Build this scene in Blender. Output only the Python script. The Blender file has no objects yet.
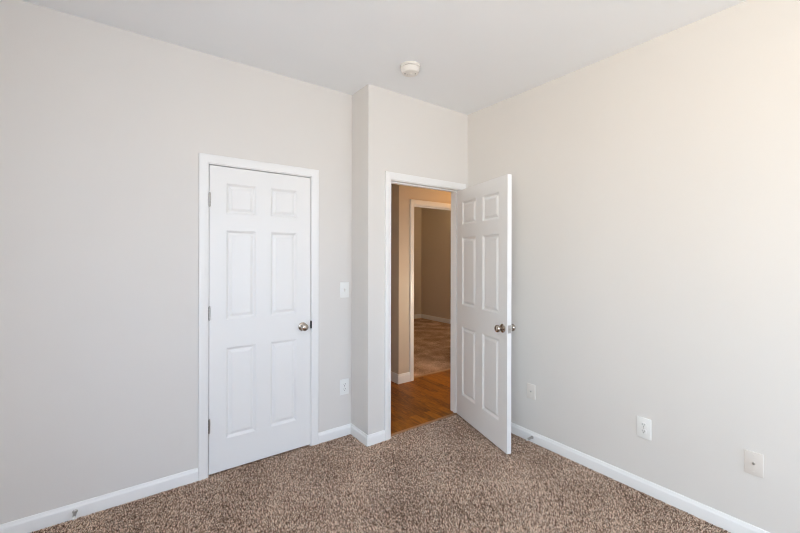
import bpy, bmesh, math, random
import numpy as np
from mathutils import Matrix, Vector

random.seed(7)
rng = np.random.default_rng(7)
SC = bpy.context.scene
COL = SC.collection

# ------------------------------------------------------------------ room dimensions (metres)
H = 2.743            # ceiling height
YA = 2.730           # wall with the closet door
YB = 2.474           # wall with the open doorway (stands forward of the closet wall)
XJ = 1.504           # the jog between the two
XC = 2.575           # right wall
XL = -1.05           # left wall (out of view)
YR = -2.70           # rear wall with the window (out of view)
WT = 0.115           # partition thickness
YH = 3.482           # hall wall seen through the doorway
XH = 2.522           # outer corner of that hall wall
FZ = -0.010          # carpet backing (pile tops reach about 0)

# ------------------------------------------------------------------ camera
cam_data = bpy.data.cameras.new('camera')
cam = bpy.data.objects.new('camera', cam_data)
COL.objects.link(cam)
yaw, roll = 0.6298987, 0.0022
r = Vector((math.cos(yaw), -math.sin(yaw), 0)); u = Vector((0, 0, 1)); f = Vector((math.sin(yaw), math.cos(yaw), 0))
rr = r * math.cos(roll) + u * math.sin(roll)
uu = -r * math.sin(roll) + u * math.cos(roll)
M = Matrix.Identity(4)
for i in range(3):
    M[i][0] = rr[i]; M[i][1] = uu[i]; M[i][2] = -f[i]
M[2][3] = 1.425
cam.matrix_world = M
cam_data.sensor_width = 36.0
cam_data.sensor_fit = 'HORIZONTAL'
cam_data.lens = 380.14 / 800 * 36
cam_data.shift_y = -(266.5 - 257.35) / 800
cam_data.clip_start = 0.02
SC.camera = cam

# ------------------------------------------------------------------ world: pale blue sky above, sunlit warm ground below the horizon
W = bpy.data.worlds.new('sky')
SC.world = W
W.use_nodes = True
wt = W.node_tree
bg = wt.nodes['Background']
wtc = wt.nodes.new('ShaderNodeTexCoord'); wsep = wt.nodes.new('ShaderNodeSeparateXYZ'); wramp = wt.nodes.new('ShaderNodeValToRGB')
wmr = wt.nodes.new('ShaderNodeMapRange')
wmr.inputs['From Min'].default_value = -1.0; wmr.inputs['From Max'].default_value = 1.0
SKY, HORIZON, GROUND = (0.55, 0.74, 1.0), (0.70, 0.84, 1.0), (0.90, 0.89, 0.86)
we = wramp.color_ramp.elements
we[0].position = 0.46; we[0].color = (*GROUND, 1)
we[1].position = 0.75; we[1].color = (*SKY, 1)
wx = we.new(0.52); wx.color = (*HORIZON, 1)
wt.links.new(wtc.outputs['Generated'], wsep.inputs[0]); wt.links.new(wsep.outputs['Z'], wmr.inputs['Value'])
wt.links.new(wmr.outputs['Result'], wramp.inputs['Fac'])
# hazier, warmer sky towards the side window (-X), clearer and bluer behind the rear window
waz = wt.nodes.new('ShaderNodeMapRange'); waz.inputs['From Min'].default_value = -0.85; waz.inputs['From Max'].default_value = -0.25
wtint = wt.nodes.new('ShaderNodeMix'); wtint.data_type = 'RGBA'
wtint.inputs['A'].default_value = (1.08, 1.005, 0.885, 1); wtint.inputs['B'].default_value = (0.89, 0.97, 1.09, 1)
wmul = wt.nodes.new('ShaderNodeMix'); wmul.data_type = 'RGBA'; wmul.blend_type = 'MULTIPLY'; wmul.inputs['Factor'].default_value = 1.0
wt.links.new(wsep.outputs['X'], waz.inputs['Value']); wt.links.new(waz.outputs['Result'], wtint.inputs['Factor'])
wt.links.new(wramp.outputs['Color'], wmul.inputs['A']); wt.links.new(wtint.outputs['Result'], wmul.inputs['B'])
wt.links.new(wmul.outputs['Result'], bg.inputs['Color'])
bg.inputs['Strength'].default_value = 14.1
W.cycles.sampling_method = 'MANUAL'; W.cycles.sample_map_resolution = 256

# ------------------------------------------------------------------ window openings (rear wall and side wall) as sky portals
RX0, RX1, RZ0, RZ1 = 1.35, 2.35, 0.75, 2.25
LY0, LY1 = -1.90, 0.15
def portal(name, loc, target, sx, sz):
    l = bpy.data.lights.new(name, 'AREA')
    l.shape = 'RECTANGLE'; l.size = sx; l.size_y = sz
    l.cycles.is_portal = True
    o = bpy.data.objects.new(name, l); COL.objects.link(o)
    o.location = loc
    o.rotation_euler = (Vector(target) - Vector(loc)).to_track_quat('-Z', 'Y').to_euler()
portal('rear_window_portal', ((RX0 + RX1) / 2, YR - 0.09, (RZ0 + RZ1) / 2), ((RX0 + RX1) / 2, 3.0, (RZ0 + RZ1) / 2), RX1 - RX0, RZ1 - RZ0)
portal('side_window_portal', (XL - 0.09, (LY0 + LY1) / 2, (RZ0 + RZ1) / 2), (3.0, (LY0 + LY1) / 2, (RZ0 + RZ1) / 2), LY1 - LY0, RZ1 - RZ0)

# ------------------------------------------------------------------ exposure
SC.view_settings.view_transform = 'Standard'
SC.view_settings.look = 'None'
SC.view_settings.exposure = 0.0
SC.view_settings.gamma = 1.0
SC.view_settings.use_curve_mapping = False
SC.cycles.use_denoising = True
SC.cycles.filter_width = 1.05
SC.cycles.max_bounces = 16
SC.cycles.diffuse_bounces = 10
SC.cycles.sample_clamp_indirect = 6.0

# ------------------------------------------------------------------ materials
def new_mat(name):
    m = bpy.data.materials.new(name); m.use_nodes = True
    nt = m.node_tree
    return m, nt, nt.nodes['Principled BSDF']

def N(nt, t, **kw):
    n = nt.nodes.new(t)
    for k, v in kw.items():
        setattr(n, k, v)
    return n

def paint(name, color, rough=0.5, bump=0.0, scale=180.0, mottled=0.0, spec=0.4):
    m, nt, b = new_mat(name)
    b.inputs['Roughness'].default_value = rough
    b.inputs['Specular IOR Level'].default_value = spec
    tc = N(nt, 'ShaderNodeTexCoord')
    noi = N(nt, 'ShaderNodeTexNoise'); noi.inputs['Scale'].default_value = 3.0; noi.inputs['Detail'].default_value = 3.0
    nt.links.new(tc.outputs['Object'], noi.inputs['Vector'])
    mix = N(nt, 'ShaderNodeMix', data_type='RGBA')
    c = Vector(color)
    mix.inputs['A'].default_value = (*(c * (1 - mottled)), 1)
    mix.inputs['B'].default_value = (*(c * (1 + mottled)), 1)
    nt.links.new(noi.outputs['Fac'], mix.inputs['Factor'])
    nt.links.new(mix.outputs['Result'], b.inputs['Base Color'])
    if bump:
        n2 = N(nt, 'ShaderNodeTexNoise'); n2.inputs['Scale'].default_value = scale; n2.inputs['Detail'].default_value = 2.0
        nt.links.new(tc.outputs['Object'], n2.inputs['Vector'])
        bp = N(nt, 'ShaderNodeBump'); bp.inputs['Strength'].default_value = bump; bp.inputs['Distance'].default_value = 0.002
        nt.links.new(n2.outputs['Fac'], bp.inputs['Height'])
        nt.links.new(bp.outputs['Normal'], b.inputs['Normal'])
    return m

def metal(name, color, rough):
    m, nt, b = new_mat(name)
    b.inputs['Base Color'].default_value = (*color, 1)
    b.inputs['Metallic'].default_value = 1.0
    b.inputs['Roughness'].default_value = rough
    tc = N(nt, 'ShaderNodeTexCoord')
    n2 = N(nt, 'ShaderNodeTexNoise'); n2.inputs['Scale'].default_value = 400
    nt.links.new(tc.outputs['Object'], n2.inputs['Vector'])
    mr = N(nt, 'ShaderNodeMapRange'); mr.inputs['To Min'].default_value = rough * 0.85; mr.inputs['To Max'].default_value = rough * 1.15
    nt.links.new(n2.outputs['Fac'], mr.inputs['Value'])
    nt.links.new(mr.outputs['Result'], b.inputs['Roughness'])
    return m

WALL = paint('greige_wall_paint', (0.73, 0.707, 0.678), 0.48, 0.12, 160, 0.012, 0.35)
TAN = paint('tan_hall_paint', (0.66, 0.575, 0.475), 0.5, 0.12, 160, 0.012, 0.3)
CEIL = paint('white_ceiling_paint', (0.89, 0.915, 0.94), 0.8, 0.10, 120, 0.01, 0.2)
TRIM = paint('white_trim_enamel', (0.85, 0.85, 0.845), 0.32, 0.0, 1, 0.004, 0.45)
DOOR = paint('white_door_enamel', (0.84, 0.84, 0.835), 0.36, 0.04, 90, 0.004, 0.45)
PLATE = paint('white_plate_plastic', (0.84, 0.84, 0.82), 0.3, 0.0, 1, 0.003, 0.5)
CREAM = paint('cream_plate_plastic', (0.80, 0.755, 0.705), 0.3, 0.0, 1, 0.003, 0.5)
ALMOND = paint('almond_plate_plastic', (0.74, 0.69, 0.64), 0.35, 0.0, 1, 0.003, 0.5)
IVORY = paint('ivory_detector_plastic', (0.78, 0.75, 0.705), 0.4, 0.0, 1, 0.003, 0.45)
DARK = paint('dark_slot', (0.03, 0.028, 0.025), 0.6)
RUBBER = paint('white_rubber', (0.80, 0.79, 0.76), 0.6)
NICKEL = metal('satin_nickel', (0.46, 0.41, 0.36), 0.22)
STEEL = metal('dull_steel', (0.50, 0.48, 0.46), 0.32)
HINGE = metal('nickel_hinge', (0.50, 0.48, 0.46), 0.35)

def carpet_color(nt, fac_socket, b):
    ramp = N(nt, 'ShaderNodeValToRGB')
    e = ramp.color_ramp.elements
    e[0].position = 0.0; e[0].color = (0.095, 0.053, 0.034, 1)
    e[1].position = 1.0; e[1].color = (1.0, 0.84, 0.69, 1)
    for p, c in ((0.30, (0.30, 0.193, 0.137)), (0.58, (0.62, 0.437, 0.328)), (0.82, (0.92, 0.70, 0.55))):
        x = e.new(p); x.color = (*c, 1)
    nt.links.new(fac_socket, ramp.inputs['Fac'])
    nt.links.new(ramp.outputs['Color'], b.inputs['Base Color'])
    b.inputs['Roughness'].default_value = 0.95
    b.inputs['Specular IOR Level'].default_value = 0.1

CARPET, nt, b = new_mat('brown_carpet_backing')
tc = N(nt, 'ShaderNodeTexCoord')
vo = N(nt, 'ShaderNodeTexVoronoi'); vo.inputs['Scale'].default_value = 120
nt.links.new(tc.outputs['Object'], vo.inputs['Vector'])
sx = N(nt, 'ShaderNodeSeparateColor'); nt.links.new(vo.outputs['Color'], sx.inputs['Color'])
carpet_color(nt, sx.outputs['Red'], b)
bp = N(nt, 'ShaderNodeBump'); bp.inputs['Strength'].default_value = 0.9; bp.inputs['Distance'].default_value = 0.006
nt.links.new(vo.outputs['Distance'], bp.inputs['Height']); nt.links.new(bp.outputs['Normal'], b.inputs['Normal'])

FARCARPET, nt, b = new_mat('far_bedroom_carpet')
tc = N(nt, 'ShaderNodeTexCoord')
vo = N(nt, 'ShaderNodeTexVoronoi'); vo.inputs['Scale'].default_value = 150
nt.links.new(tc.outputs['Object'], vo.inputs['Vector'])
sx = N(nt, 'ShaderNodeSeparateColor'); nt.links.new(vo.outputs['Color'], sx.inputs['Color'])
ln = N(nt, 'ShaderNodeTexNoise'); ln.inputs['Scale'].default_value = 3.5; ln.inputs['Detail'].default_value = 3
nt.links.new(tc.outputs['Object'], ln.inputs['Vector'])
ad = N(nt, 'ShaderNodeMath', operation='MULTIPLY_ADD'); ad.inputs[1].default_value = 0.30
nt.links.new(sx.outputs['Red'], ad.inputs[0])
m2 = N(nt, 'ShaderNodeMapRange'); m2.inputs['From Min'].default_value = 0.3; m2.inputs['From Max'].default_value = 0.7; m2.inputs['To Min'].default_value = 0.12; m2.inputs['To Max'].default_value = 0.42
nt.links.new(ln.outputs['Fac'], m2.inputs['Value']); nt.links.new(m2.outputs['Result'], ad.inputs[2])
carpet_color(nt, ad.outputs[0], b)
bp = N(nt, 'ShaderNodeBump'); bp.inputs['Strength'].default_value = 0.6; bp.inputs['Distance'].default_value = 0.004
nt.links.new(vo.outputs['Distance'], bp.inputs['Height']); nt.links.new(bp.outputs['Normal'], b.inputs['Normal'])

PILE, nt, b = new_mat('brown_carpet_yarn')
at = N(nt, 'ShaderNodeAttribute'); at.attribute_name = 'yarn'
carpet_color(nt, at.outputs['Fac'], b)

WOOD, nt, b = new_mat('honey_oak_planks')
tc = N(nt, 'ShaderNodeTexCoord')
mp = N(nt, 'ShaderNodeMapping'); mp.inputs['Rotation'].default_value = (0, 0, math.radians(90))
nt.links.new(tc.outputs['Object'], mp.inputs['Vector'])
br = N(nt, 'ShaderNodeTexBrick'); br.offset = 0.37
br.inputs['Scale'].default_value = 1.0
br.inputs['Brick Width'].default_value = 0.9
br.inputs['Row Height'].default_value = 0.083
br.inputs['Mortar Size'].default_value = 0.0012
br.inputs['Color1'].default_value = (0.0, 0.0, 0.0, 1)
br.inputs['Color2'].default_value = (1, 1, 1, 1)
br.inputs['Mortar'].default_value = (0.3, 0.3, 0.3, 1)
nt.links.new(mp.outputs['Vector'], br.inputs['Vector'])
mp2 = N(nt, 'ShaderNodeMapping'); mp2.inputs['Scale'].default_value = (60, 5.0, 1)
nt.links.new(tc.outputs['Object'], mp2.inputs['Vector'])
gr = N(nt, 'ShaderNodeTexNoise'); gr.inputs['Scale'].default_value = 1.0; gr.inputs['Detail'].default_value = 6; gr.inputs['Distortion'].default_value = 2.6
nt.links.new(mp2.outputs['Vector'], gr.inputs['Vector'])
mixf = N(nt, 'ShaderNodeMix', data_type='RGBA'); mixf.inputs['Factor'].default_value = 0.20
nt.links.new(gr.outputs['Fac'], mixf.inputs['A']); nt.links.new(br.outputs['Color'], mixf.inputs['B'])
rp = N(nt, 'ShaderNodeValToRGB')
rp.color_ramp.elements[0].position = 0.33; rp.color_ramp.elements[0].color = (0.085, 0.026, 0.002, 1)
rp.color_ramp.elements[1].position = 0.64; rp.color_ramp.elements[1].color = (0.37, 0.128, 0.009, 1)
nt.links.new(mixf.outputs['Result'], rp.inputs['Fac'])
nt.links.new(rp.outputs['Color'], b.inputs['Base Color'])
b.inputs['Roughness'].default_value = 0.42
b.inputs['Specular IOR Level'].default_value = 0.25

STRIP = paint('oak_threshold', (0.36, 0.20, 0.10), 0.45, 0.0, 1, 0.06)

GLASS, nt, b = new_mat('clear_window_glass')
tr = N(nt, 'ShaderNodeBsdfTransparent'); gl = N(nt, 'ShaderNodeBsdfGlossy'); gl.inputs['Roughness'].default_value = 0.02
ms = N(nt, 'ShaderNodeMixShader'); ms.inputs['Fac'].default_value = 0.06
nt.links.new(tr.outputs[0], ms.inputs[1]); nt.links.new(gl.outputs[0], ms.inputs[2])
nt.links.new(ms.outputs[0], nt.nodes['Material Output'].inputs['Surface'])

LAMPGLASS, nt, b = new_mat('lit_frosted_glass')
b.inputs['Base Color'].default_value = (0.9, 0.82, 0.7, 1)
b.inputs['Emission Color'].default_value = (1.0, 0.62, 0.28, 1)
b.inputs['Emission Strength'].default_value = 3.0

# ------------------------------------------------------------------ helpers
def link(name, me, mat=None, parent=None):
    o = bpy.data.objects.new(name, me); COL.objects.link(o)
    if mat is not None and not me.materials:
        me.materials.append(mat)
    if parent is not None:
        o.parent = parent
    return o

def obj(name, bm, mat, parent=None, smooth=None):
    bmesh.ops.recalc_face_normals(bm, faces=bm.faces[:])
    me = bpy.data.meshes.new(name); bm.to_mesh(me); bm.free()
    if smooth is not None:
        me.polygons.foreach_set('use_smooth', [True] * len(me.polygons))
        me.set_sharp_from_angle(angle=math.radians(smooth))
    return link(name, me, mat, parent)

def box(bm, x0, x1, y0, y1, z0, z1, bev=0.0, seg=2):
    v = [bm.verts.new(p) for p in ((x0,y0,z0),(x1,y0,z0),(x1,y1,z0),(x0,y1,z0),(x0,y0,z1),(x1,y0,z1),(x1,y1,z1),(x0,y1,z1))]
    fs = [bm.faces.new([v[i] for i in q]) for q in ((3,2,1,0),(4,5,6,7),(0,1,5,4),(1,2,6,5),(2,3,7,6),(3,0,4,7))]
    if bev:
        es = list({e for fc in fs for e in fc.edges})
        bmesh.ops.bevel(bm, geom=es, offset=bev, segments=seg, profile=0.5, affect='EDGES')

def lathe(bm, prof, n=32, mat=None):
    """revolve (radius, height) pairs around local Z, then transform by mat"""
    rings = []
    new = []
    for rad, z in prof:
        if rad < 1e-6:
            vs = [bm.verts.new((0, 0, z))]
        else:
            vs = [bm.verts.new((rad * math.cos(2*math.pi*k/n), rad * math.sin(2*math.pi*k/n), z)) for k in range(n)]
        rings.append(vs); new += vs
    for a, c in zip(rings, rings[1:]):
        for k in range(n):
            k2 = (k + 1) % n
            if len(a) == 1 and len(c) == 1: continue
            if len(a) == 1: bm.faces.new((a[0], c[k], c[k2]))
            elif len(c) == 1: bm.faces.new((a[k], a[k2], c[0]))
            else: bm.faces.new((a[k], a[k2], c[k2], c[k]))
    if len(rings[0]) > 1: bm.faces.new(list(reversed(rings[0])))
    if len(rings[-1]) > 1: bm.faces.new(rings[-1])
    if mat is not None:
        bmesh.ops.transform(bm, matrix=mat, verts=new)
    return new

def tag(o, label=None, cat=None, group=None, kind=None):
    if label: o['label'] = label
    if cat: o['category'] = cat
    if group: o['group'] = group
    if kind: o['kind'] = kind
    return o

def empty(name, loc=(0, 0, 0), rz=0.0):
    o = bpy.data.objects.new(name, None); COL.objects.link(o)
    o.empty_display_size = 0.05
    o.location = loc; o.rotation_euler = (0, 0, rz)
    return o

def struct(name, bm, mat, label=None, cat=None, smooth=None):
    return tag(obj(name, bm, mat, None, smooth), label, cat, kind='structure')

def wall_boxes(*boxes):
    bm = bmesh.new()
    for q in boxes: box(bm, *q)
    return bm

# ------------------------------------------------------------------ the shell of the room
# closet door opening and doorway opening
CX0, CX1, CZ = 0.4520, 1.1510, 2.030       # clear width between the closet jambs, head height
DX0, DX1, DZ = 1.716, 2.477, 2.036         # clear width of the doorway
JT = 0.018                                  # jamb board thickness

struct('wall_back', wall_boxes((XL - WT, CX0 - JT, YA, YA + WT, FZ, H), (CX1 + JT, XJ + 0.001, YA, YA + WT, FZ, H),
                               (CX0 - JT, CX1 + JT, YA, YA + WT, CZ + JT, H)), WALL,
       'greige painted wall around the closed closet door', 'wall')
# the forward-standing wall and its short return form one L-shaped drywall block
struct('wall_alcove', wall_boxes((XJ, XJ + WT, YB + WT, YA + WT, FZ, H), (XJ, DX0 - JT, YB, YB + WT, FZ, H),
                                 (DX1 + JT, XC + 0.001, YB, YB + WT, FZ, H), (DX0 - JT, DX1 + JT, YB, YB + WT, DZ + JT, H)), WALL,
       'greige painted wall around the open doorway, with its narrow return', 'wall')
struct('wall_right', wall_boxes((XC, XC + WT, YR - WT, YB + WT, FZ, H)), WALL,
       'long greige painted wall beside the open door, with three plates', 'wall')
# rear and left walls, each with a window opening (behind the photographer)
struct('wall_rear', wall_boxes((XL - WT, RX0, YR - WT, YR, FZ, H), (RX1, XC, YR - WT, YR, FZ, H),
                               (RX0, RX1, YR - WT, YR, FZ, RZ0), (RX0, RX1, YR - WT, YR, RZ1, H)), WALL,
       'greige painted window wall behind the camera', 'wall')
struct('wall_left', wall_boxes((XL - WT, XL, YR, LY0, FZ, H), (XL - WT, XL, LY1, YA, FZ, H),
                               (XL - WT, XL, LY0, LY1, FZ, RZ0), (XL - WT, XL, LY0, LY1, RZ1, H)), WALL,
       'greige painted side wall out of view', 'wall')
struct('ceiling', wall_boxes((XL - WT, 5.9, YR - WT, 7.2, H, H + 0.1)), CEIL, 'flat white painted ceiling', 'ceiling')
struct('floor', wall_boxes((XL - WT, XC + 0.02, YR - WT, YB + 0.02, FZ - 0.1, FZ), (XL - WT, XJ + 0.02, YB + 0.02, YA + 0.75, FZ - 0.1, FZ)), CARPET,
       'brown carpeted bedroom floor', 'floor')
# closet interior
struct('wall_closet', wall_boxes((XL - WT, XJ + WT, YA + 0.65, YA + 0.70, FZ, H), (XJ, XJ + WT, YA + WT, YA + 0.65, FZ, H),
                                 (-0.10, 0.0, YA + WT, YA + 0.65, FZ, H)), WALL, 'closet interior walls', 'wall')

# hall and far bedroom beyond the doorway
struct('floor_hall', wall_boxes((XJ + 0.02, 5.9, YB + 0.0201, YH + 0.060, FZ - 0.1, -0.004), (XJ + 0.02, XH + 0.02, YH + 0.060, 7.2, FZ - 0.1, -0.004)), WOOD,
       'honey brown oak plank floor of the hall', 'floor')
struct('floor_bedroom', wall_boxes((XH + 0.02, 5.9, YH + 0.0601, 7.2, FZ - 0.1, 0.0)), FARCARPET, 'brown carpet of the bedroom across the hall', 'floor')
EX0, EX1, EZ = 2.738, 3.500, 2.036        # clear width of the doorway across the hall
struct('wall_hall', wall_boxes((XH, EX0 - JT, YH, YH + WT, FZ, H), (EX1 + JT, 5.9, YH, YH + WT, FZ, H), (EX0 - JT, EX1 + JT, YH, YH + WT, EZ + JT, H)), TAN,
       'beige hall wall around the far doorway, seen through the open door', 'wall')
struct('wall_corridor', wall_boxes((XH, XH + WT, YH + WT, 7.2, FZ, H)), TAN, 'shaded corridor wall at the edge of the open doorway', 'wall')
struct('wall_hall_side', wall_boxes((XC + WT, 5.9, YB, YB + WT, FZ, H), (5.8, 5.9, YB + WT, YH, FZ, H), (XJ, XJ + WT, YA + 0.70, 7.2, FZ, H), (XJ + WT, XH, 7.1, 7.2, FZ, H)), TAN,
       'hall walls out of view', 'wall')
FX, FY = 5.69, 6.95
struct('wall_bedroom', wall_boxes((FX, FX + WT, YH + WT, FY + WT, FZ, H), (XH + WT, FX, FY, FY + WT, FZ, H)), TAN,
       'dim tan walls of the bedroom across the hall, meeting in a corner', 'wall')

# ------------------------------------------------------------------ baseboards
BP = [(0.0, FZ), (0.0140, FZ), (0.0140, 0.052), (0.0125, 0.058), (0.0095, 0.062), (0.0080, 0.066), (0.0070, 0.0715), (0.0050, 0.0745), (0.0, 0.0755)]
def baseboard(name, path, side, label, mat=TRIM, scale=1.0):
    """sweep the profile along a floor polyline; side=+1: room lies to the left of the path direction"""
    bm = bmesh.new()
    P = [Vector((x, y)) for x, y in path]
    sections = []
    for i, p in enumerate(P):
        dirs = []
        if i > 0: dirs.append((P[i] - P[i-1]).normalized())
        if i < len(P) - 1: dirs.append((P[i+1] - P[i]).normalized())
        ns = [Vector((-d.y, d.x)) * side for d in dirs]
        n = ns[0] if len(ns) == 1 else (ns[0] + ns[1]) / (1 + ns[0].dot(ns[1]))
        sections.append([bm.verts.new((p.x + n.x * t, p.y + n.y * t, z if z < 0 else z * scale)) for t, z in BP])
    k = len(BP)
    for a, c in zip(sections, sections[1:]):
        for j in range(k):
            bm.faces.new((a[j], a[(j+1) % k], c[(j+1) % k], c[j]))
    bm.faces.new(sections[0]); bm.faces.new(list(reversed(sections[-1])))
    return struct(name, bm, mat, label, 'baseboard', smooth=35)

CW = 0.056                                  # casing width
CR = 0.005                                  # reveal between jamb and casing
baseboard('baseboard_back', [(XL, YA), (CX0 - CR - CW, YA)], -1, 'white baseboard on the wall before the closet door hinges')
baseboard('baseboard_alcove', [(CX1 + CR + CW, YA), (XJ, YA), (XJ, YB), (DX0 - CR - CW, YB)], -1, 'short white baseboard wrapping the jog between the two doors')
baseboard('baseboard_right', [(DX1 + CR + CW, YB), (XC, YB), (XC, YR)], -1, 'white baseboard along the wall behind the open door')
baseboard('baseboard_left', [(XL, YR), (XL, YA - 0.014)], -1, 'white baseboard on the side wall out of view')
baseboard('baseboard_hall', [(XH, 7.1), (XH, YH), (EX0 - CR - CW, YH)], -1, 'cream baseboard on the hall corner seen through the doorway', scale=1.35)
baseboard('baseboard_bedroom', [(XH + WT, FY), (FX, FY), (FX, YH + WT)], -1, 'cream baseboard of the bedroom across the hall', scale=1.25)

# ------------------------------------------------------------------ door frames
CASING = [(0.0, 0.0), (0.0, 0.0085), (0.003, 0.0110), (0.010, 0.0110), (0.014, 0.0130), (0.036, 0.0150), (0.048, 0.0160), (0.0535, 0.0150), (0.056, 0.0120), (0.056, 0.0)]
def casing_mesh(x0, x1, z1, yface, sgn):
    """mitred casing round an opening; sgn=-1: the face looks towards -Y"""
    bm = bmesh.new()
    secs = []
    for (bx, bz, ox, oz) in ((x0 - CR, FZ, -1, 0), (x0 - CR, z1 + CR, -1, 1), (x1 + CR, z1 + CR, 1, 1), (x1 + CR, FZ, 1, 0)):
        secs.append([bm.verts.new((bx + ox * uu_, yface + sgn * vv_, bz + oz * uu_)) for uu_, vv_ in CASING])
    k = len(CASING)
    for a, c in zip(secs, secs[1:]):
        for j in range(k):
            bm.faces.new((a[j], a[(j+1) % k], c[(j+1) % k], c[j]))
    bm.faces.new(secs[0]); bm.faces.new(list(reversed(secs[-1])))
    return bm

def jamb_mesh(x0, x1, z1, y0, y1):
    bm = bmesh.new()
    e = 0.0015
    box(bm, x0 - JT, x0, y0 - e, y1 + e, FZ, z1 + JT, 0.001, 1)
    box(bm, x1, x1 + JT, y0 - e, y1 + e, FZ, z1 + JT, 0.001, 1)
    box(bm, x0, x1, y0 - e, y1 + e, z1, z1 + JT, 0.001, 1)
    return bm

def stop_mesh(x0, x1, z1, ya, yb):
    bm = bmesh.new()
    t = 0.011
    box(bm, x0, x0 + t, ya, yb, FZ, z1, 0.002, 2)
    box(bm, x1 - t, x1, ya, yb, FZ, z1, 0.002, 2)
    box(bm, x0 + t, x1 - t, ya, yb, z1 - t, z1, 0.002, 2)
    return bm

def frame(name, x0, x1, z1, y0, y1, stop, label, both=True, parent_mat=TRIM):
    t = empty(name, ((x0 + x1) / 2, y0, 0))
    tag(t, label, 'door frame', kind='structure')
    def shift(bm):
        bmesh.ops.translate(bm, verts=bm.verts[:], vec=(-(x0 + x1) / 2, -y0, 0)); return bm
    obj('casing', shift(casing_mesh(x0, x1, z1, y0, -1)), parent_mat, t, 30)
    obj('jamb', shift(jamb_mesh(x0, x1, z1, y0, y1)), parent_mat, t)
    if stop:
        obj('stop_moulding', shift(stop_mesh(x0, x1, z1, *stop)), parent_mat, t)
    if both:
        obj('casing', shift(casing_mesh(x0, x1, z1, y1, 1)), parent_mat, t, 30)
    return t

tr1 = frame('trim_1', CX0, CX1, CZ, YA, YA + WT, (YA + 0.036, YA + 0.072), 'white moulded casing around the closed closet door', both=False)
tr2 = frame('trim_2', DX0, DX1, DZ, YB, YB + WT, (YB + 0.038, YB + 0.074), 'white moulded casing around the open doorway to the hall')
tr3 = frame('trim_3', EX0, EX1, EZ, YH, YH + WT, (YH + 0.040, YH + 0.076), 'cream casing of the far doorway across the hall')

# strike plate lip, dark, at the latch edge of the closet frame
bm = bmesh.new()
box(bm, CX1 - 0.003, CX1 + 0.0065, YA - 0.0145, YA - 0.0005, 0.886, 0.944, 0.002, 2)
s = obj('strike_plate', bm, DARK, tr1); s.matrix_parent_inverse = Matrix.Translation(tr1.location).inverted(); s['label'] = 'dark metal strike plate lip'

# thin wood edge where carpet meets the hall floor, and the one across the hall
bm = bmesh.new(); box(bm, DX0, DX1, YB + 0.018, YB + 0.046, FZ, 0.001, 0.002, 2)
struct('trim_4', bm, STRIP, 'thin wood threshold strip between brown carpet and hall planks', 'threshold')
bm = bmesh.new(); box(bm, EX0, EX1, YH + 0.045, YH + 0.085, FZ, 0.005, 0.002, 2)
struct('trim_5', bm, STRIP, 'thin wood threshold strip under the far doorway', 'threshold')

# ------------------------------------------------------------------ six panel doors
DOOR_T = 0.035
def six_panel(w, h, px, dz=0.0):
    """door leaf: x 0..w, y -T..0, z 0..h, raised panels moulded on both faces"""
    bm = bmesh.new()
    pz = [(a + dz, c + dz) for a, c in ((0.200, 0.805), (0.993, 1.588), (1.700, 1.902))]
    xs = sorted({0.0, w, *[v for q in px for v in q]})
    zs = sorted({0.0, h, *[v for q in pz for v in q]})
    RINGS = [(0.0, 0.0), (0.0015, 0.0012), (0.0060, 0.0040), (0.0130, 0.0098), (0.0165, 0.0112), (0.0200, 0.0110), (0.0250, 0.0085), (0.0360, 0.0030), (0.0385, 0.0024)]
    for y, s in ((-DOOR_T, 1), (0.0, -1)):
        for xa, xb in zip(xs, xs[1:]):
            for za, zb in zip(zs, zs[1:]):
                panel = any(abs(xa - q[0]) < 1e-6 for q in px) and any(abs(za - q[0]) < 1e-6 for q in pz)
                if not panel:
                    bm.faces.new([bm.verts.new((X, y, Z)) for X, Z in ((xa, za), (xb, za), (xb, zb), (xa, zb))])
                    continue
                loops = [[bm.verts.new((X, y + s * dpt, Z)) for X, Z in ((xa + o, za + o), (xb - o, za + o), (xb - o, zb - o), (xa + o, zb - o))] for o, dpt in RINGS]
                for a, c in zip(loops, loops[1:]):
                    for j in range(4):
                        bm.faces.new((a[j], a[(j+1) % 4], c[(j+1) % 4], c[j]))
                bm.faces.new(loops[-1])
    for xa, xb in zip(xs, xs[1:]):
        for z in (0.0, h):
            bm.faces.new([bm.verts.new(p) for p in ((xa, -DOOR_T, z), (xb, -DOOR_T, z), (xb, 0, z), (xa, 0, z))])
    for za, zb in zip(zs, zs[1:]):
        for x in (0.0, w):
            bm.faces.new([bm.verts.new(p) for p in ((x, -DOOR_T, za), (x, 0, za), (x, 0, zb), (x, -DOOR_T, zb))])
    bmesh.ops.remove_doubles(bm, verts=bm.verts[:], dist=1e-5)
    return bm

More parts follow.
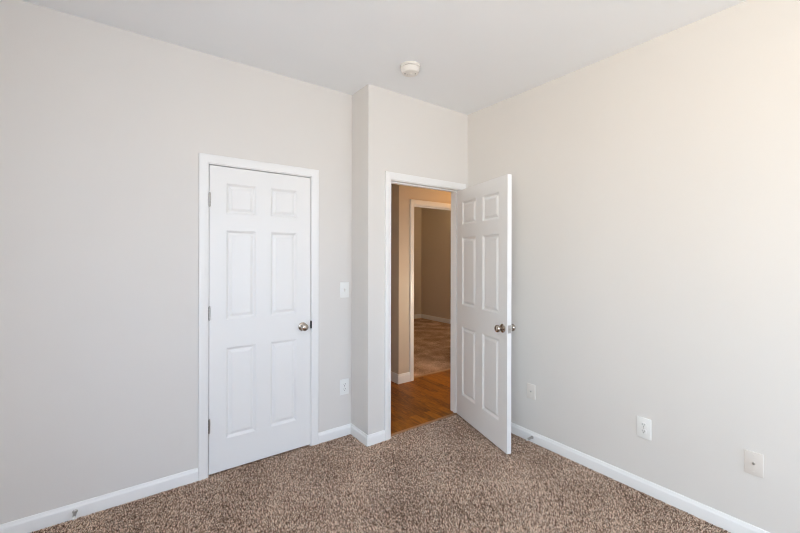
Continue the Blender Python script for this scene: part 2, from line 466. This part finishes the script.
KNOB = [(0.0, 0.0), (0.0305, 0.0), (0.0320, 0.002), (0.0315, 0.005), (0.0270, 0.0085), (0.0150, 0.0100), (0.0115, 0.0125), (0.0108, 0.026), (0.0135, 0.0300),
        (0.0205, 0.0335), (0.0255, 0.0390), (0.0275, 0.0460), (0.0262, 0.0530), (0.0215, 0.0590), (0.0140, 0.0625), (0.0060, 0.0637), (0.0, 0.0640)]
def knob(parent, x, z, y, sgn):
    """rose and knob standing out from face y in direction sgn (local Y)"""
    rot = Matrix.Rotation(math.radians(90 if sgn < 0 else -90), 4, 'X')
    bm = bmesh.new(); lathe(bm, KNOB[:7] + [(0.0, 0.0125)], 40)
    rose = obj('knob_rose', bm, NICKEL, None, 40)
    rose.parent = parent; rose.matrix_local = Matrix.Translation((x, y, z)) @ rot
    bm = bmesh.new(); lathe(bm, [(0.0, 0.0120)] + KNOB[6:], 40)
    kn = obj('doorknob', bm, NICKEL, None, 40)
    kn.parent = parent; kn.matrix_local = Matrix.Translation((x, y, z)) @ rot
    kn['label'] = 'round satin nickel knob'
    return kn

def hinge(parent, x, y, z, L=0.089, leaf=None):
    bm = bmesh.new()
    nk = 5
    for i in range(nk):
        a = z - L/2 + i * L/nk; c = a + L/nk - 0.0008
        lathe(bm, [(0.0055, a), (0.0062, a + 0.0006), (0.0062, c - 0.0006), (0.0055, c)], 14, Matrix.Translation((x, y, 0)))
    lathe(bm, [(0.0, z - L/2 - 0.004), (0.0035, z - L/2 - 0.003), (0.0045, z - L/2)], 12, Matrix.Translation((x, y, 0)))
    lathe(bm, [(0.0045, z + L/2), (0.0045, z + L/2 + 0.002), (0.0, z + L/2 + 0.004)], 12, Matrix.Translation((x, y, 0)))
    if leaf:
        box(bm, *leaf, z - L/2, z + L/2)
    o = obj('hinge', bm, HINGE, parent, 40)
    o['label'] = 'satin nickel butt hinge'
    return o

# closed closet door: hinges on the left
cw, ch = 0.6930, 2.018
bm = six_panel(cw, ch, [(0.102, 0.2945), (0.3955, 0.588)], 0.008)
bmesh.ops.translate(bm, verts=bm.verts[:], vec=(0, DOOR_T, 0))      # face at y=0 looks into the room
d1 = tag(obj('door_1', bm, DOOR, None), 'closed white six-panel closet door with a satin nickel knob', 'door', kind='structure')
d1.location = (CX0 + 0.003, YA + 0.0005, 0.006)
knob(d1, cw - 0.061, 0.900, 0.0, -1)
for z in (1.793, 1.052, 0.316):
    hinge(d1, 0.0005, -0.0050, z, leaf=(0.0015, 0.0065, -0.0012, 0.002))

# open door, hinged on the doorway's right jamb and swung into the room
ow, oh = 0.757, 2.010
bm = six_panel(ow, oh, [(0.088, 0.318), (0.424, 0.652)])
d2 = tag(obj('door_2', bm, DOOR, None), 'white six-panel door standing open into the room from the hall doorway', 'door', kind='structure')
OPEN = math.radians(16.7)
d2.location = (DX1 + 0.002, YB - 0.010, 0.014)
d2.rotation_euler = (0, 0, math.atan2(-math.cos(OPEN), -math.sin(OPEN)))
knob(d2, ow - 0.053, 0.895, -DOOR_T, -1)
knob(d2, ow - 0.053, 0.895, 0.0, 1)
for z in (1.785, 1.044, 0.308):
    hinge(d2, 0.0, 0.0060, z)
bm = bmesh.new()
box(bm, ow - 0.0002, ow + 0.0012, -0.0300, -0.0050, 0.895 - 0.0285, 0.895 + 0.0285, 0.0004, 1)
pl_ = obj('latch_plate', bm, STEEL, d2); pl_['label'] = 'steel latch faceplate on the door edge'
bm = bmesh.new()
lb = [bm.verts.new(p) for p in ((ow, -0.023, 0.886), (ow, -0.012, 0.886), (ow, -0.012, 0.904), (ow, -0.023, 0.904), (ow + 0.0105, -0.0135, 0.887), (ow + 0.0105, -0.012, 0.887), (ow + 0.0105, -0.012, 0.903), (ow + 0.0105, -0.0135, 0.903))]
for q in ((0,1,2,3),(4,5,6,7),(0,1,5,4),(1,2,6,5),(2,3,7,6),(3,0,4,7)): bm.faces.new([lb[i] for i in q])
obj('latch_bolt', bm, STEEL, pl_)

# ------------------------------------------------------------------ window(s), behind the photographer
def window(name, w, h, loc, rz, label):
    t = empty(name, loc, rz); tag(t, label, 'window', kind='structure')
    bm = bmesh.new()
    for q in ((-w/2, -w/2 + 0.04, 0, h), (w/2 - 0.04, w/2, 0, h), (-w/2 + 0.04, w/2 - 0.04, 0, 0.04), (-w/2 + 0.04, w/2 - 0.04, h - 0.04, h), (-w/2 + 0.04, w/2 - 0.04, h/2 - 0.02, h/2 + 0.02), (-0.02, 0.02, 0.04, h - 0.04)):
        box(bm, q[0], q[1], -0.09, -0.05, q[2], q[3])
    obj('window_frame', bm, TRIM, t)
    bm = bmesh.new(); box(bm, -w/2 + 0.03, w/2 - 0.03, -0.073, -0.067, 0.03, h - 0.03)
    obj('window_pane', bm, GLASS, t)
    bm = bmesh.new(); box(bm, -w/2 - 0.05, w/2 + 0.05, -0.05, 0.04, -0.025, 0.0, 0.004, 2)
    obj('window_sill', bm, TRIM, t)
window('window_1', RX1 - RX0, RZ1 - RZ0, ((RX0 + RX1) / 2, YR, RZ0), 0.0, 'wide white-framed window in the rear wall')
window('window_2', LY1 - LY0, RZ1 - RZ0, (XL, (LY0 + LY1) / 2, RZ0), math.radians(-90), 'unseen white-framed window in the side wall, sized for side light')  # unseen window, placed and widened to bring in light from the left

# ------------------------------------------------------------------ wall plates
def plate_frame(name, loc, facing, label, cat, group=None):
    """local: plate lies in the XZ plane, face towards -Y; facing 'y' (looks to -Y) or 'x' (looks to -X)"""
    t = empty(name, loc, 0.0 if facing == 'y' else math.radians(-90))
    return tag(t, label, cat, group)

def plate(parent, mat, w=0.072, h=0.116, t=0.006):
    bm = bmesh.new(); box(bm, -w/2, w/2, -t, 0.0, -h/2, h/2, 0.0020, 3)
    return obj('cover_plate', bm, mat, parent, 40)

def screw(parent, z, mat, y=-0.006):
    bm = bmesh.new(); lathe(bm, [(0.0, 0.0), (0.0036, 0.0), (0.0033, 0.0010), (0.0, 0.0013)], 14, Matrix.Translation((0, y, z)) @ Matrix.Rotation(math.radians(90), 4, 'X'))
    return obj('screw', bm, mat, parent, 40)

def outlet(loc, facing, label, mat=PLATE):
    t = plate_frame('power_outlet', loc, facing, label, 'outlet', 'duplex power outlets')
    plate(t, mat, 0.080, 0.124)
    screw(t, 0.0, STEEL)
    for s in (1, -1):
        zc = 0.0195 * s
        bm = bmesh.new()
        n = 28; ring = []
        for k in range(n):
            a = 2 * math.pi * k / n
            x = 0.0172 * math.cos(a); z = max(-0.0135, min(0.0135, 0.0172 * math.sin(a)))
            ring.append((x, z))
        v0 = [bm.verts.new((x, -0.0055, zc + z)) for x, z in ring]; v1 = [bm.verts.new((x * 0.97, -0.0085, zc + z * 0.97)) for x, z in ring]
        for k in range(n): bm.faces.new((v0[k], v0[(k+1) % n], v1[(k+1) % n], v1[k]))
        bm.faces.new(v1)
        rc = obj('receptacle', bm, mat, t, 40)
        bm = bmesh.new()
        box(bm, -0.0080, -0.0056, -0.0090, -0.0083, zc - 0.0015, zc + 0.0075)
        box(bm, 0.0056, 0.0080, -0.0090, -0.0083, zc - 0.0005, zc + 0.0075)
        lathe(bm, [(0.0027, 0.0083), (0.0027, 0.0090)], 14, Matrix.Translation((0, 0, zc - 0.0075)) @ Matrix.Rotation(math.radians(90), 4, 'X'))
        obj('slots', bm, DARK, rc)
    return t

def coax(loc, facing, label, mat):
    t = plate_frame('cable_plate', loc, facing, label, 'wall plate', 'cable jack plates on the long wall')
    plate(t, mat)
    for s in (1, -1): screw(t, 0.042 * s, mat)
    R90 = Matrix.Rotation(math.radians(90), 4, 'X')
    bm = bmesh.new()
    lathe(bm, [(0.0068, 0.0055), (0.0068, 0.0085)], 6, R90)
    lathe(bm, [(0.0046, 0.0085), (0.0046, 0.0130), (0.0030, 0.0132), (0.0030, 0.0100), (0.0, 0.0100)], 20, R90)
    j = obj('cable_jack', bm, STEEL, t, 40); j['label'] = 'threaded metal cable jack'
    return t

def light_switch(loc, facing, label):
    t = plate_frame('light_switch', loc, facing, label, 'light switch')
    plate(t, PLATE, 0.080, 0.124)
    for s in (1, -1): screw(t, 0.030 * s, PLATE)
    bm = bmesh.new(); box(bm, -0.0055, 0.0055, -0.0072, -0.0055, -0.0125, 0.0125, 0.0008, 1)
    obj('toggle_bezel', bm, ALMOND, t)
    bm = bmesh.new()
    v = [bm.verts.new(p) for p in ((-0.0042, -0.006, -0.0055), (0.0042, -0.006, -0.0055), (0.0042, -0.006, 0.0070), (-0.0042, -0.006, 0.0070),
                                   (-0.0034, -0.0180, 0.0062), (0.0034, -0.0180, 0.0062), (0.0034, -0.0160, 0.0125), (-0.0034, -0.0160, 0.0125))]
    for q in ((0,1,2,3),(4,5,6,7),(0,1,5,4),(1,2,6,5),(2,3,7,6),(3,0,4,7)): bm.faces.new([v[i] for i in q])
    obj('toggle', bm, PLATE, t)
    return t

light_switch((1.438, YA, 1.163), 'y', 'white light switch between the two doors, above a wall outlet')
outlet((1.438, YA, 0.386), 'y', 'white duplex outlet between the two doors, under the light switch')
outlet((XC, 0.997, 0.387), 'x', 'white duplex outlet low on the long wall, between two cable jack plates')
coax((XC, 1.790, 0.383), 'x', 'small white cable jack plate low on the wall beside the open door', CREAM)
coax((XC, 0.497, 0.390), 'x', 'almond cable jack plate low on the long wall, farthest from the open door', ALMOND)

# ------------------------------------------------------------------ smoke detector
sd = tag(empty('smoke_detector', (1.597, 2.076, H)), 'round ivory smoke detector on the white ceiling above the doors', 'smoke detector')
bm = bmesh.new(); lathe(bm, [(0.0, 0.0), (0.069, 0.0), (0.0698, -0.006), (0.0685, -0.014), (0.066, -0.016), (0.0, -0.016)], 48)
obj('mounting_base', bm, IVORY, sd, 40)
bm = bmesh.new(); lathe(bm, [(0.0, -0.015), (0.0615, -0.015), (0.0615, -0.0195), (0.0, -0.0195)], 48)
gap = obj('vent_ring', bm, DARK, sd, 40); gap['label'] = 'dark vent gap round the detector'
bm = bmesh.new(); lathe(bm, [(0.0, -0.0190), (0.0650, -0.0190), (0.0660, -0.0215), (0.0650, -0.0280), (0.0600, -0.0420), (0.0550, -0.0510), (0.0500, -0.0535), (0.0, -0.0545)], 48)
hs = obj('housing', bm, IVORY, sd, 28)
bm = bmesh.new(); lathe(bm, [(0.0, -0.052), (0.011, -0.052), (0.011, -0.0562), (0.009, -0.0575), (0.0, -0.0580)], 24)
obj('test_button', bm, IVORY, hs, 40)
for a, d_, r_ in ((144, 0.036, 0.0048), (324, 0.036, 0.0042), (107, 0.025, 0.0024)):
    bm = bmesh.new()
    lathe(bm, [(0.0, -0.0530), (r_, -0.0530), (r_, -0.0548), (0.0, -0.0548)], 12, Matrix.Translation((d_ * math.cos(math.radians(a)), d_ * math.sin(math.radians(a)), 0)))
    obj('sounder_hole', bm, DARK, hs)

# ------------------------------------------------------------------ spring door stops screwed to the baseboards
def door_stop(loc, rz, label):
    t = tag(empty('door_stop', loc, rz), label, 'door stop', 'spring door stops on the baseboards')
    R90 = Matrix.Rotation(math.radians(90), 4, 'X')
    bm = bmesh.new(); lathe(bm, [(0.0, 0.0), (0.0120, 0.0), (0.0115, 0.003), (0.0075, 0.006), (0.0, 0.006)], 20, R90)
    obj('base', bm, STEEL, t, 40)
    bm = bmesh.new()                      # coil spring as a swept tube
    turns, n, ns, rc, rw = 15, 15 * 14, 6, 0.0062, 0.0016
    prev = None
    for i in range(n + 1):
        a = 2 * math.pi * turns * i / n
        y = -0.006 - 0.056 * i / n
        rad = rc * (1.12 - 0.25 * i / n)
        c = Vector((rad * math.cos(a), y, rad * math.sin(a)))
        e1 = Vector((math.cos(a), 0, math.sin(a))); e2 = Vector((0, 1, 0))
        ring = [bm.verts.new(c + e1 * rw * math.cos(2*math.pi*q/ns) + e2 * rw * math.sin(2*math.pi*q/ns)) for q in range(ns)]
        if prev:
            for q in range(ns): bm.faces.new((prev[q], prev[(q+1) % ns], ring[(q+1) % ns], ring[q]))
        prev = ring
    obj('spring', bm, STEEL, t, 60)
    bm = bmesh.new(); lathe(bm, [(0.0, 0.060), (0.0068, 0.060), (0.0082, 0.063), (0.0082, 0.072), (0.0065, 0.0755), (0.0, 0.0762)], 20, R90)
    tip = obj('rubber_tip', bm, RUBBER, t, 40); tip['label'] = 'white rubber tip'
    return t

door_stop((-0.208, YA - 0.0138, 0.036), 0.0, 'steel spring door stop on the baseboard before the closet door')
door_stop((XC - 0.0138, 1.772, 0.036), math.radians(-90), 'steel spring door stop on the baseboard beside the open door')

# ------------------------------------------------------------------ ceiling lamp of the hall, plus added fill lamps (round the corner, out of view)
def ceiling_lamp(loc, label, power, color):
    t = tag(empty('ceiling_light', loc), label, 'ceiling light')
    bm = bmesh.new(); lathe(bm, [(0.0, 0.0), (0.15, 0.0), (0.15, -0.02), (0.14, -0.03), (0.0, -0.03)], 40); obj('base', bm, NICKEL, t, 40)
    bm = bmesh.new(); lathe(bm, [(0.135, -0.03), (0.13, -0.06), (0.10, -0.09), (0.05, -0.105), (0.0, -0.108)], 40); obj('lamp_shade', bm, LAMPGLASS, t, 60)
    l = bpy.data.lights.new('lamp_bulb', 'POINT'); l.energy = power; l.color = color; l.shadow_soft_size = 0.10
    o = bpy.data.objects.new('lamp_bulb', l); COL.objects.link(o); o.location = (loc[0], loc[1], loc[2] - 0.22)
ceiling_lamp((4.1, 2.95, H), 'frosted glass dome light on the hall ceiling', 13, (1.0, 0.49, 0.11))
ceiling_lamp((5.45, 5.0, H), 'unseen frosted glass dome light added to brighten the far bedroom', 17, (1.0, 0.77, 0.47))  # added lamp, lifts the far bedroom's walls and carpet

ws = tag(empty('fill_sconce', (3.25, YB + WT, 0.95)), 'unseen half-bowl sconce added on the near hall wall as fill light', 'added fill lamp')  # added hidden lamp that fills the hall wall opposite
bm = bmesh.new(); box(bm, -0.05, 0.05, 0.0, 0.015, -0.07, 0.07, 0.004, 2); obj('backplate', bm, NICKEL, ws)
bm = bmesh.new(); lathe(bm, [(0.0, -0.07), (0.03, -0.065), (0.065, -0.03), (0.08, 0.02), (0.082, 0.05)], 32, Matrix.Translation((0, 0.10, 0.0))); obj('lamp_shade', bm, LAMPGLASS, ws, 60)
sl = bpy.data.lights.new('sconce_fill_bulb', 'POINT'); sl.energy = 12.5; sl.color = (1.0, 0.89, 0.72); sl.shadow_soft_size = 0.08
so = bpy.data.objects.new('sconce_fill_bulb', sl); COL.objects.link(so); so.location = (3.25, YB + WT + 0.24, 0.98)

# ------------------------------------------------------------------ carpet pile: short bent tufts of mixed brown yarn
def pile(name, x0, x1, y0, y1, keep, step, label, zb):
    gx, gy = np.meshgrid(np.arange(x0, x1, step), np.arange(y0, y1, step))
    gx = gx.ravel() + rng.uniform(-0.5, 0.5, gx.size) * step; gy = gy.ravel() + rng.uniform(-0.5, 0.5, gy.size) * step
    k = keep(gx, gy); gx, gy = gx[k], gy[k]; n = gx.size
    def low(freqs, seed):
        g = np.random.default_rng(seed); s = np.zeros(n)
        for fr, am in freqs:
            for _ in range(5):
                t = g.uniform(0, 2*np.pi); ph = g.uniform(0, 2*np.pi)
                s += am * np.sin(fr * (gx*np.cos(t) + gy*np.sin(t)) + ph)
        return s
    sweep = low([(4.0, 0.35), (9.0, 0.25), (20.0, 0.2)], 3)             # brushed direction wanders slowly
    az = rng.uniform(0, 2*np.pi, n); lean = rng.uniform(0.001, 0.0065, n)
    lx = lean*np.cos(az) + 0.0022*np.sin(sweep*2.2); ly = lean*np.sin(az) + 0.0022*np.cos(sweep*2.2)
    hgt = rng.uniform(0.0070, 0.0105, n); rad = rng.uniform(0.0019, 0.0033, n); a0 = rng.uniform(0, 2*np.pi, n)
    P = np.zeros((n, 7, 3))
    for j in range(3):
        a = a0 + 2*np.pi*j/3
        P[:, j] = np.stack([gx + rad*np.cos(a), gy + rad*np.sin(a), np.full(n, zb)], 1)
        P[:, 3+j] = np.stack([gx + lx*0.35 + rad*0.85*np.cos(a), gy + ly*0.35 + rad*0.85*np.sin(a), zb + hgt*0.62], 1)
    P[:, 6] = np.stack([gx + lx, gy + ly, zb + hgt], 1)
    idx = np.arange(n)[:, None] * 7
    tris = []
    for j in range(3):
        q = (j + 1) % 3
        tris += [[j, q, 3+q], [j, 3+q, 3+j], [3+j, 3+q, 6]]
    tris = (idx[:, None, :] + np.array(tris)[None]).reshape(-1, 3)
    me = bpy.data.meshes.new(name)
    me.vertices.add(n*7); me.vertices.foreach_set('co', P.reshape(-1).astype(np.float32))
    me.loops.add(tris.size); me.loops.foreach_set('vertex_index', tris.reshape(-1).astype(np.int32))
    me.polygons.add(len(tris)); me.polygons.foreach_set('loop_start', np.arange(0, tris.size, 3, dtype=np.int32))
    me.update(calc_edges=True)
    c = np.clip(0.485 + 0.46*rng.normal(size=n) + 0.035*low([(60, 0.5), (110, 0.5)], 11) + 0.05*low([(6, 0.4), (13, 0.4)], 5), 0, 1)
    at = me.attributes.new('yarn', 'FLOAT', 'POINT'); at.data.foreach_set('value', np.repeat(c, 7).astype(np.float32))
    o = link(name, me, PILE)
    return tag(o, label, 'carpet', kind='stuff')

def in_room(x, y):
    d = x*math.sin(yaw) + y*math.cos(yaw)
    a = (y < YA - 0.012) & (x < XJ - 0.012)
    c = (y < YB - 0.012) & (x >= XJ - 0.012) & (x < XC - 0.012)
    e = (x > DX0) & (x < DX1) & (y >= YB - 0.012) & (y < YB + 0.022)
    return (a | c | e) & (d > 0.95) & (x > XL + 0.02)
pile('carpet_pile', XL, XC, -0.45, YA, in_room, 0.0045, 'short brown and tan speckled carpet pile covering the bedroom floor', FZ)
